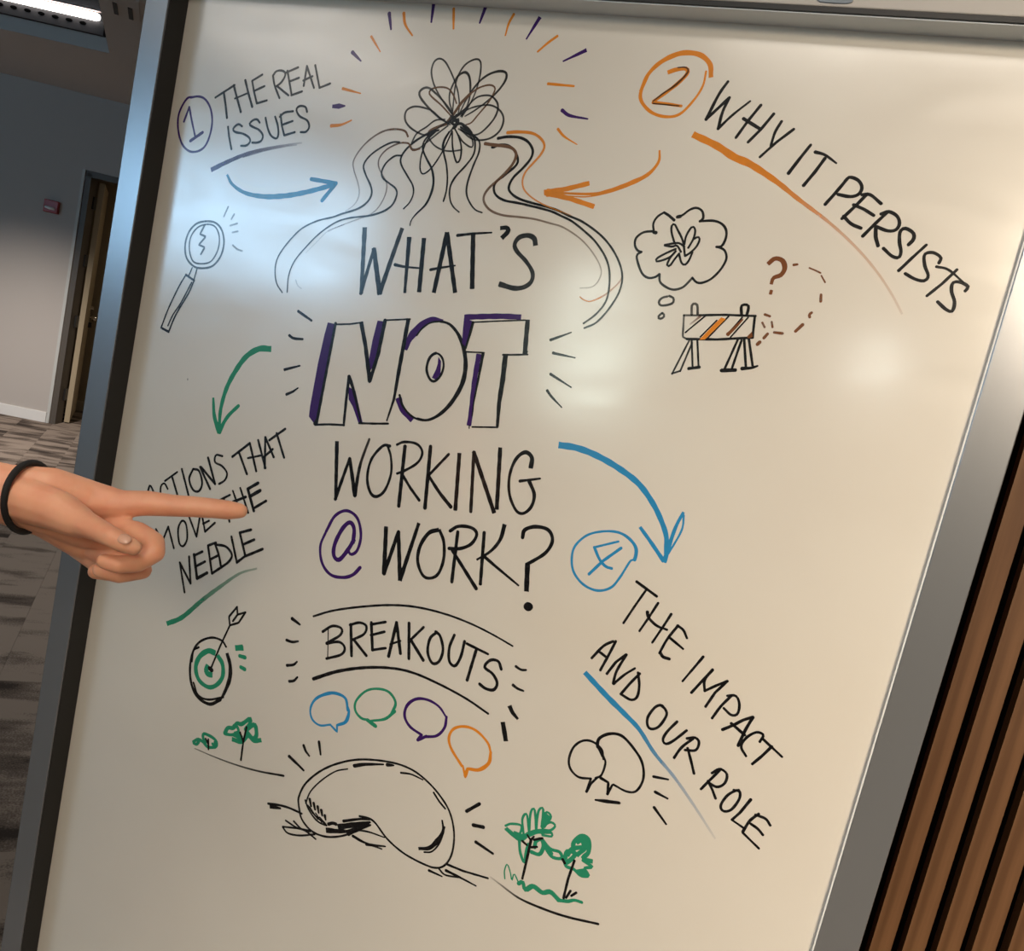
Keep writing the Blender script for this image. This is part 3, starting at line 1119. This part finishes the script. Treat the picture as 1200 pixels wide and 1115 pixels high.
d 1 .85
s 190,335 215,190 260,62
d 1 1
w 3 2.6 3.2 2.6 2.4
s 360,95 325,95 270,160 250,250 265,320 295,340 335,310 365,230 365,150 348,92
w 4
l 433,97 403,385
w 2.6
s 395,88 430,75 490,85 517,125 495,175 430,215 395,228
w 3
l 415,225 460,300 502,358
w 4
l 557,98 530,395
w 2.8
l 645,135 545,240
w 3 4
s 545,235 600,320 655,390
w 4.2
l 697,132 677,405
w 3.6
l 767,125 752,412
w 4.4
l 767,125 865,418
w 4.4
l 895,105 878,400
w 5 3 3 4
s 1043,200 1048,150 1015,125 970,160 940,240 940,330 970,405 1005,422 1045,390 1060,330 1035,265
w 3 2
l 990,265 1088,253
@ lettering | purple at sign with the word WORK and a question mark
c P
f 360 590 4
w 3 3
s 90,130 130,60 185,35 235,70 252,150 235,220 205,240 190,215
w 4.2
s 215,185 220,120 200,90 165,120 130,190 125,245 150,265 190,220 220,170
w 2.4 3.6
s 90,130 62,200 70,280 110,335 170,348 215,335 248,302
c K
w 4.4 4.8
l 370,112 360,330
w 4
l 360,330 428,135
w 4 4.6
l 428,135 435,360
w 4.6 3.6
l 435,360 523,95
w 4.4 3 3.4
s 615,125 570,140 530,200 518,270 540,335 575,352 615,330 640,260 640,180 620,125
w 3.6
l 706,135 678,368
w 3.4
s 670,130 710,108 770,115 795,145 770,190 720,212 665,212
w 3.4 4
s 680,220 730,300 792,400
w 3.6
l 830,138 812,378
w 4.6 2
s 925,102 905,170 860,225 795,265
w 3.6 2
s 830,250 900,310 990,385
w 4 3.4
s 1010,160 1020,125 1070,110 1130,125 1150,175 1120,230 1060,270 1030,285
w 5.4
l 1033,285 1028,410
w 9
l 1033,485 1040,485
@ numeral_four | blue circled numeral 4
c B
f 640 500 5.575
w 4 2.2 2.4 2.6 2
s 578,870 588,800 550,740 480,695 380,685 270,710 190,780 168,860 180,950 240,1030 330,1072 420,1055 480,990 550,880 578,870
w 2.2
l 472,752 315,790
w 3
s 315,790 350,870 390,915 428,928
l 490,795 370,880 280,965
@ arrow_mark | blue curved arrow pointing down to the numeral 4
c B
w 7 6.4 5
s 88,122 200,140 330,190 470,270 600,370 690,490 750,610 785,720 785,830
w 3.6 4.5
s 615,660 680,750 768,880
w 3 5
s 897,562 850,650 810,760 772,885
w 2
s 900,580 885,680 800,830
@ lettering | words THE IMPACT slanting down to the right
c K
f 680 670 4.8
w 3.2 2.8
l 318,58 430,140
w 2.4
l 370,105 310,190 243,290
w 2.8 2.2
l 438,178 385,260 333,335
l 512,240 460,320 405,400
w 3.4 2.4
s 378,228 385,260 430,305 488,328
w 3 2.4
s 550,305 490,380 445,460
s 548,305 580,330 600,375
l 500,370 578,435
w 3.4
s 450,455 465,480 500,492
w 3 2
l 692,480 575,618
w 2.8
l 745,552 625,682
s 745,555 700,610 700,672
s 700,672 770,640 828,617
l 828,617 760,680 705,760
s 850,700 790,760 742,825
s 828,700 875,700 895,745 885,800 850,808 808,770
w 3.2
s 800,890 860,865 920,835 972,820
w 3.2
s 972,820 930,890 888,980
l 850,855 925,920
w 2.8
s 1010,958 1030,920 990,905 935,935 905,985 932,1038
w 3.2 2.4
l 1030,945 1135,1043
w 3
l 1078,985 1020,1040 968,1083
@ lettering | words AND OUR ROLE slanting down to the right
w 2.8
s 65,487 130,420 185,393
s 200,393 160,470 113,555
l 105,450 150,485
l 258,468 200,510 150,575
s 260,468 205,560 185,630
w 2.8 2.2
s 188,632 250,580 308,545
w 2.8
s 335,575 280,630 228,690
s 325,570 332,640 320,705 285,722 228,690
s 470,765 455,752 420,765 380,820 380,870 405,887 445,870 485,810 478,775 455,755
s 545,845 490,900 465,945 480,970 520,955 598,895
s 635,940 570,990 528,1048
s 600,940 645,935 668,960 650,1005 590,1005
f 650 820 4.286
s 668,245 685,310 700,372
l 835,350 785,400 735,450
s 790,370 830,350 865,375 855,420 815,440 770,415
s 770,410 790,450 808,497
s 930,465 920,455 870,480 835,530 845,560 885,555 925,505 930,465 900,455
w 3.2 2.6
l 985,503 930,570 890,605
w 2.4
l 890,605 955,650
w 3
s 1025,575 980,610 945,665
s 1010,580 1060,600 1082,632
s 985,625 1020,650 1045,680
w 2.6
l 945,670 1025,748
@ underline | blue underline fading out below AND OUR ROLE
c B
f 0 0 1
w 5.5 6 4.5 3.5 3 2
d 1 .95 .4 .12
s 686,789 711,816 732,837 749,855 767,883 790,911 813,944 838,983
@ speech_bubbles_drawing | two overlapping black speech bubbles with rays
c K
f 650 820 4.286
d 1 1
w 2.4
s 245,300 235,250 190,212 140,208 95,240 72,300 80,350 120,390 180,398
l 182,398 160,463
w 3 2
l 160,463 180,425 215,392
w 2.2
s 205,395 235,380 255,320 245,285
w 3.4 2.2
s 242,285 225,250 215,235 225,195 280,172 340,185 400,250 440,320 445,400 410,460 360,462 295,428
l 232,395 270,418 265,475
w 3 2
l 265,475 290,430
w 2 4 3
s 205,505 260,512 325,520
w 3 2
l 497,388 570,402
w 3.2 2
l 505,465 567,498
l 500,543 560,627
@ lettering | word BREAKOUTS between two arcs
c K
f 320 690 3.75
w 2 2.2 1.8
s 178,122 260,98 370,82 500,73 620,80 750,110 870,155 970,205 1053,253
w 3.6 2.6 2.2
s 178,397 280,365 400,348 520,350 620,372 740,425 850,485 945,550
w 1
l 243,170 240,305
w 2.6
s 218,190 260,165 300,175 295,205 235,240
s 235,242 290,235 315,260 300,290 235,308
w 3.2
l 342,158 345,295
w 2.6
s 338,160 380,150 410,165 400,200 350,225
w 3
l 355,225 410,295
w 3.2
l 432,150 437,270
w 2.6
l 430,158 495,147
l 430,205 490,190
l 437,270 495,262
w 3.4
l 543,150 508,298
l 543,150 560,285
w 2
l 515,245 560,230
w 3.2
l 598,152 597,308
w 2.6
l 662,170 605,225
w 3.4
l 605,225 660,315
w 3
s 720,192 690,220 680,280 700,328 730,320 747,270 735,210 715,190
s 797,205 775,260 775,320 800,340 825,300 842,232
w 3 2.4
l 853,243 945,288
w 3.2
l 893,270 853,403
w 3 3.2
s 1003,355 990,320 955,315 930,345 965,375 985,415 970,445 935,440 908,420
@ ray_marks | short black rays beside the word BREAKOUTS
c K
w 3.8 2
l 85,133 118,158
w 3 2
s 60,227 85,235 110,232
s 62,338 90,335 105,322
s 72,408 92,405 107,390
s 1068,343 1090,357 1112,358
w 3.4 2
s 1055,425 1075,440 1100,450
w 5 3
l 1040,518 1052,545 1075,573
w 5
l 1010,590 1023,668
@ speech_bubble_drawing | blue speech bubble
c B
f 350 790 4.444
w 2.4 3.4 2 2
s 255,190 245,130 200,103 150,103 90,130 62,180 70,235 110,268 165,265
w 2
l 165,265 200,303 200,268
w 2.4 3.8 2
s 200,268 245,250 262,200 255,170
@ speech_bubble_drawing | green speech bubble
c G
w 3 2.2 2.6
s 485,205 505,150 470,95 410,78 350,90 300,140 295,190 325,230 360,240
w 4
l 360,242 400,272
w 2 3.4
s 375,245 450,235 500,195
@ speech_bubble_drawing | purple speech bubble
c P
w 2 3.2 2.6
s 768,225 730,170 670,135 610,132 565,165 552,220 580,275 640,318
w 3
l 640,318 620,345
l 622,345 665,325
w 2.8
s 660,328 720,322 760,280 770,225
@ speech_bubble_drawing | orange speech bubble
c O
w 2.4 2.8 2.8
s 1000,410 985,360 930,300 870,275 810,285 783,330 795,390 850,480
w 2.2
l 855,480 868,538
w 4 3
l 868,530 880,495
w 3 4 3
s 885,495 940,500 990,465 1000,410
@ target_drawing | target hit by an arrow
c K
f 190 700 5.575
w 2 2.4 3.4
s 418,325 390,285 325,265 250,290 205,350 183,450 190,560 230,650 310,700 380,670
w 3.6 4.6 2
s 425,370 445,450 440,540 400,640 370,680
w 2
s 205,560 235,640 300,670 400,655
s 240,328 205,350 195,420
w 1.8
l 443,185 380,320 318,468
w 2
l 443,182 437,128 490,65
l 490,65 493,115 545,100
l 545,100 500,168 443,185
l 493,115 463,157
c G
w 5.5 4 4.6
s 345,365 300,352 245,390 220,460 240,540 300,588 355,575 395,520 395,440 365,385
w 5.5
s 300,450 288,480 300,502 325,508
w 4.6
l 482,335 528,335
l 482,330 525,326
w 3.8
l 508,385 542,395
l 515,458 540,472
c K
w 4
l 310,465 325,478
@ trees_drawing | two small green trees on a thin hill line
c G
f 190 700 5.575
w 3
s 205,945 235,930 265,945 300,980 350,978 355,945 325,915 275,893 268,920 285,950
s 207,955 225,962 240,945
s 330,960 350,985 345,950
w 4
s 410,890 430,855 465,855 490,825 520,830 575,795 572,830 545,865
w 3
s 415,895 460,900 500,880 480,835 455,860
w 4.4
s 560,860 605,835 617,900 595,925 560,890 550,870
s 460,930 520,945 560,905 600,938 645,935
s 470,900 520,920 480,880 530,940
c K
w 1.8
l 302,930 303,995
l 302,960 285,925
w 2
l 552,850 530,950 515,1065
l 510,885 530,945
f 210 820 6
w .8 1.4 2
d .5 1
s 110,345 250,405 400,460 560,505 735,537
@ bean_drawing | large kidney bean sketch with ground shadows and rays
d 1 1
c K
f 300 860 4.286
w 2
s 215,365 215,320 250,250 330,185 430,145 540,130 680,145 780,180 860,240 930,320 975,400 995,500 985,600 950,660 900,675 830,650 740,600 660,530 600,450 565,425 520,415
s 215,365 230,430 280,490 350,518 430,515 500,490 575,460
w 5.5 3
l 355,486 400,490 470,492
w 6 5 2
s 415,470 480,460 575,445
s 460,500 520,475 570,455
w 3 2
s 440,440 520,430 570,432
w 1.4
s 460,178 400,190 330,235 275,290 250,350
w 4 1.6
s 495,162 550,155 640,155
l 660,157 692,160
w 2 1.4
s 728,197 780,205 838,232
w 2
s 893,297 920,340 950,377
w 1.5 5 3
s 935,435 940,490 910,540 870,575 818,578
w 1.6
s 948,470 925,545 885,592 845,596
w 3 2
l 270,330 277,365
l 290,350 297,382
l 310,367 315,398
l 328,385 333,412
l 346,412 350,432
w 1.8
s 248,335 262,375 290,420 320,448 355,462
s 270,370 300,415 345,450
w 1.2
l 262,360 285,400
l 280,385 310,430
l 300,400 330,445
l 320,420 352,455
w 3.4
s 365,455 385,450 402,455
w 2.4 2
s 62,352 120,360 170,375 230,402
w 4.4 2
l 72,366 125,376
w 1.8
s 150,437 200,470 250,490 300,530
s 190,440 230,480 272,492
s 135,470 160,500 220,512 295,506
l 135,468 200,475 275,488
w 2 1.2
s 515,485 570,495 645,522
w 3 1.4
s 488,515 540,545 632,580
l 555,557 650,567
w 2.4 2
l 960,657 1040,690 1165,727
w 1.8
s 920,680 950,710 1015,722
w 3 1.4
s 955,688 1020,720 1105,765
w 2.8 1.4
l 870,688 935,718
w 3.4 2
s 168,115 205,150 240,185
w 3 2
l 240,60 250,88 268,112
l 317,42 325,105
w 3.4
l 1058,390 1123,353
w 3.8
l 1092,460 1142,470
w 3.4 2.4
l 1105,545 1190,603
@ trees_drawing | two leafy green trees over a hill line, grass below
c G
f 500 920 5.4545
d 1 1
w 2.4
s 505,262 540,250 605,262 590,320 545,310 505,285
s 620,320 612,220 640,190 655,310
s 655,310 665,180 690,160 700,290
s 700,290 715,170 745,155 735,270
s 740,300 760,180 795,205 752,270
s 740,270 790,240 822,262 790,292 740,285
s 735,310 790,300 800,330 740,322
w 4.6
s 510,282 560,325 600,350 650,315
w 5
s 560,310 620,330 700,300 790,300
p 735,255 745,200 765,180 792,205 775,240 745,268
w 3
s 592,350 598,430 625,500 635,430 650,380
w 4
s 670,430 720,445 745,400 735,350 700,360 690,400
w 3.4
s 740,350 790,410 850,430 862,470 800,460 750,390
s 760,380 800,440
w 4.6
s 940,430 940,370 990,328 1035,350 1035,430 1000,470 1058,490
s 960,370 1000,345 1015,400 960,450
s 885,470 900,425 950,440 920,480 890,500
s 900,450 930,410 990,400
w 3.4
s 880,470 890,520 940,540 985,580 1035,582 1010,535 1058,525 1000,485
p 935,545 1000,535 1015,525 1032,583 975,575
p 975,335 1010,335 1040,370 1030,420 995,400
w 1.3
s 500,600 498,550 515,508 535,560 545,612 560,570 590,632
w 4
s 588,632 615,622 630,672 680,650
w 5
s 640,670 680,648 740,690 790,685 845,738
w 4 3
s 840,738 900,745 945,738 992,752
c K
w 2.4 3
l 612,600 640,480 668,350
w 2
l 645,322 665,355 685,332
w 2.4
l 685,352 740,342
l 668,400 705,397
l 612,360 640,385
w 2.6
l 945,485 905,600 875,725
w 3
l 870,478 882,500
w 2.4
l 892,722 920,678
l 925,710 957,690
w 1.4 2.6 2.4
d .15 .9 1 1
s 410,590 500,660 600,730 750,795 900,845 1097,890
@ arrow_mark | green curved arrow pointing down to the lower left
c G
f 160 390 6
w 6 5 3.4
d 1 1
s 942,115 860,115 770,170 690,280 630,400 592,540 582,660
w 2.4 4 5.5
s 540,460 548,590 582,700
w 3.4 4
s 717,515 650,580 610,640 585,700
@ lettering | words ACTIONS THAT MOVE THE NEEDLE rising to the right
c K
f 160 480 4.29
w 2
s 55,430 62,395 72,385 95,440 110,475
w 1.8
l 58,425 45,470
s 157,400 140,372 122,390 125,440 150,470
l 143,360 205,315
w 2.2
l 178,335 210,445
l 228,300 265,445
s 285,300 265,350 285,405 315,410 330,370 315,310 288,300
w 2.4
l 320,290 370,400
l 325,290 395,375
l 360,243 395,375
w 2
s 432,235 400,230 395,265 430,285 455,320 445,355 415,375
w 2.4
l 482,238 570,170
l 515,215 555,325
l 570,170 602,310
l 612,155 648,295
w 2
l 560,245 625,232
w 2.4
l 648,140 645,295
l 648,140 690,240
l 640,240 685,200
l 668,155 748,98
l 705,120 742,242
w 1.8
l 98,602 130,660
w 2
l 130,665 160,590
l 160,590 188,698
s 230,560 210,600 215,670 235,688 255,650 250,580 230,560
l 265,540 302,640
l 302,640 318,545
l 330,535 345,615
l 345,615 395,570
l 335,575 365,560
l 402,465 470,430
l 440,450 468,565
l 485,410 520,510
l 522,395 562,520
w 2.6
l 485,465 550,440
w 3
l 560,400 590,510
l 560,400 612,370
w 3.4
l 570,438 622,408
w 2.6
l 588,498 652,460
w 2
l 218,770 242,920
w 2.2
l 218,770 272,875
l 265,740 272,875
w 3
l 290,730 305,850
w 2.4
l 290,735 332,715
l 298,790 345,765
w 3
l 305,850 355,822
w 2.4
l 360,685 380,825
l 360,685 400,670
l 370,755 410,735
l 380,825 425,795
s 395,675 415,735 425,790
s 400,680 450,690 480,730 465,765 425,795
l 478,640 505,770
l 505,770 550,735
w 2.6
l 520,620 548,738
l 520,620 577,605
l 535,680 592,655
l 548,738 635,702
@ ink_speck | tiny dark speck left of the green arrow
c K
f 0 0 1
w .8
d .8
l 220,444 220,445.5
@ underline | green underline below NEEDLE
f 160 480 4.29
c G
w 4.6 4 1.6
d 1 .3
s 155,1077 230,1045 330,960 430,885 520,825 605,800
"""
cur = None; fx, fy, fs = 0.0, 0.0, 1.0; ws, ds, cc = [2.0], [1.0], 'K'
for line in INKTEXT.splitlines():
    line = line.strip()
    if not line: continue
    k, rest_ = line[0], line[1:].strip()
    if k == '@':
        if cur and cur.f: cur.build()
        nm, lb = [q.strip() for q in rest_.split('|')]; cur = InkPart(nm, lb)
    elif k == 'c': cc = rest_
    elif k == 'f': fx, fy, fs = [float(q) for q in rest_.split()]
    elif k == 'w': ws = [float(q) for q in rest_.split()]
    elif k == 'd': ds = [float(q) for q in rest_.split()]
    else:
        P = [tuple(float(c) for c in q.split(',')) for q in rest_.split()]
        P = [(fx + x / fs, fy + y / fs) for x, y in P]
        if cur.name == 'ray_marks':
            one = InkPart('ray_mark', cur.label.replace('rays', 'ray')); one.ribbon(P, ws, ds, cc, k == 'l')
            one.label = {'K': 'short black ray mark', 'P': 'dark purple ray mark', 'O': 'orange ray mark'}[cc]; one.build()
        elif k == 'p': cur.poly(P, ds, cc)
        else: cur.ribbon(P, ws, ds, cc, k == 'l' and len(P) < 3 or k == 'l')
cur.build()

# ------------------------------------------------------------------ the pointing person (forearm and hand in view)
ZH = 0.78
def chain(bm, pts, sub=2):
    """pts: (x, y, depth, radius px) measured on the photograph, swept as overlapping balls"""
    Q = [(at(x, y, z), r * z / F) for x, y, z, r in pts]
    for (p, r), (q, s) in zip(Q, Q[1:]):
        n = max(1, int(math.ceil((q - p).length / (0.22 * min(r, s)))))
        for i in range(n + 1):
            t = i / n; c = p.lerp(q, t); rr = r + (s - r) * t
            bmesh.ops.create_icosphere(bm, subdivisions=sub, radius=rr, matrix=Matrix.Translation(c))
bm = bmesh.new()
chain(bm, [(-330, 520, .62, 62), (-200, 538, .68, 54), (-90, 558, .735, 45), (-20, 574, .765, 37.5), (20, 581, .775, 35.5)])        # forearm to wrist
chain(bm, [(20, 575, .775, 31), (60, 577, .785, 30), (110, 588, .80, 24), (142, 592, .80, 18)])          # index metacarpal
chain(bm, [(20, 590, .78, 29), (60, 598, .79, 31), (100, 618, .805, 26), (128, 625, .805, 20)])          # middle metacarpal
chain(bm, [(20, 592, .785, 28), (60, 606, .80, 27), (95, 634, .82, 21)])                                 # outer palm
chain(bm, [(28, 586, .765, 28), (66, 598, .757, 25), (92, 612, .748, 20)])                               # thumb mound
chain(bm, [(142, 591, .80, 17), (172, 590, .805, 15.5), (205, 593, .81, 13.5), (225, 594, .815, 13), (250, 596, .82, 12.3), (268, 598, .825, 11.8), (281, 599, .828, 9.5)])   # index finger
chain(bm, [(128, 622, .805, 18), (160, 626, .785, 15.5), (180, 636, .77, 13), (181, 646, .76, 12.5)])    # middle finger, first bone
chain(bm, [(181, 648, .76, 12.5), (160, 660, .75, 12), (138, 662, .742, 11), (122, 658, .742, 9.5)])       # middle finger, folded back
chain(bm, [(108, 640, .825, 17), (150, 662, .80, 13), (166, 668, .785, 12), (140, 673, .775, 11.5), (118, 668, .772, 10)])   # ring finger
chain(bm, [(92, 640, .835, 15), (125, 668, .82, 11), (135, 672, .81, 10.5), (112, 670, .795, 9.5)])      # little finger
chain(bm, [(90, 610, .748, 18), (112, 620, .735, 14.5), (130, 629, .725, 13), (145, 637, .724, 12), (157, 642, .726, 9.5)])  # thumb
wr = at(20, 581, .775)
person = empty('person', (wr.x, wr.y, 0), 'person with bare forearm at left pointing an index finger at the lettering', 'person')
PW = person.location.copy()
arm = link('body', local(bm, PW), M['skin'], person, smooth=True)
md = arm.modifiers.new('remesh', 'REMESH'); md.mode = 'VOXEL'; md.voxel_size = 0.0021; md.use_smooth_shade = True
md = arm.modifiers.new('smooth', 'SMOOTH'); md.factor = 0.5; md.iterations = 5
# thumb nail
b = bmesh.new(); bmesh.ops.create_uvsphere(b, u_segments=14, v_segments=8, radius=1.0)
tdir = (at(152, 640, .722) - at(130, 629, .725)).normalized(); tow = (CAM - at(143, 636, .722)).normalized()
tow = (tow - tdir * tow.dot(tdir)).normalized(); tow = (tow + DOWN * -0.55).normalized(); sd = tdir.cross(tow).normalized(); tow = sd.cross(tdir).normalized()
c_ = at(148, 638, .724) + tow * 0.0080
mt = Matrix(((tdir.x * .0064, sd.x * .0050, tow.x * .0018, c_.x), (tdir.y * .0064, sd.y * .0050, tow.y * .0018, c_.y), (tdir.z * .0064, sd.z * .0050, tow.z * .0018, c_.z), (0, 0, 0, 1)))
bmesh.ops.transform(b, matrix=mt, verts=b.verts)
link('fingernail', local(b, PW), M['nail'], person, smooth=True)
# rolled sleeve at the elbow, left of the view
b = bmesh.new()
tube(b, [at(-250, 530, .66), at(-300, 524, .635), at(-360, 517, .605), at(-430, 508, .57)], [0.050, 0.052, 0.056, 0.060], 24)
link('sleeve', local(b, PW), M['cloth'], person, smooth=True)
# black elastic on the wrist
b = bmesh.new(); pts = []
for s in range(40):
    t = 2 * PI * s / 40; c, s_ = math.cos(t), math.sin(t)
    pts.append(at(33 - 28 * c + 5 * s_, 583 - 40.5 * s_, .776 - .033 * c))
tube(b, pts, 0.0031, 10, closed=True)
ht = link('hair_tie', local(b, PW), M['band'], person, smooth=True)
ht['label'] = 'thin black elastic hair tie around the wrist'
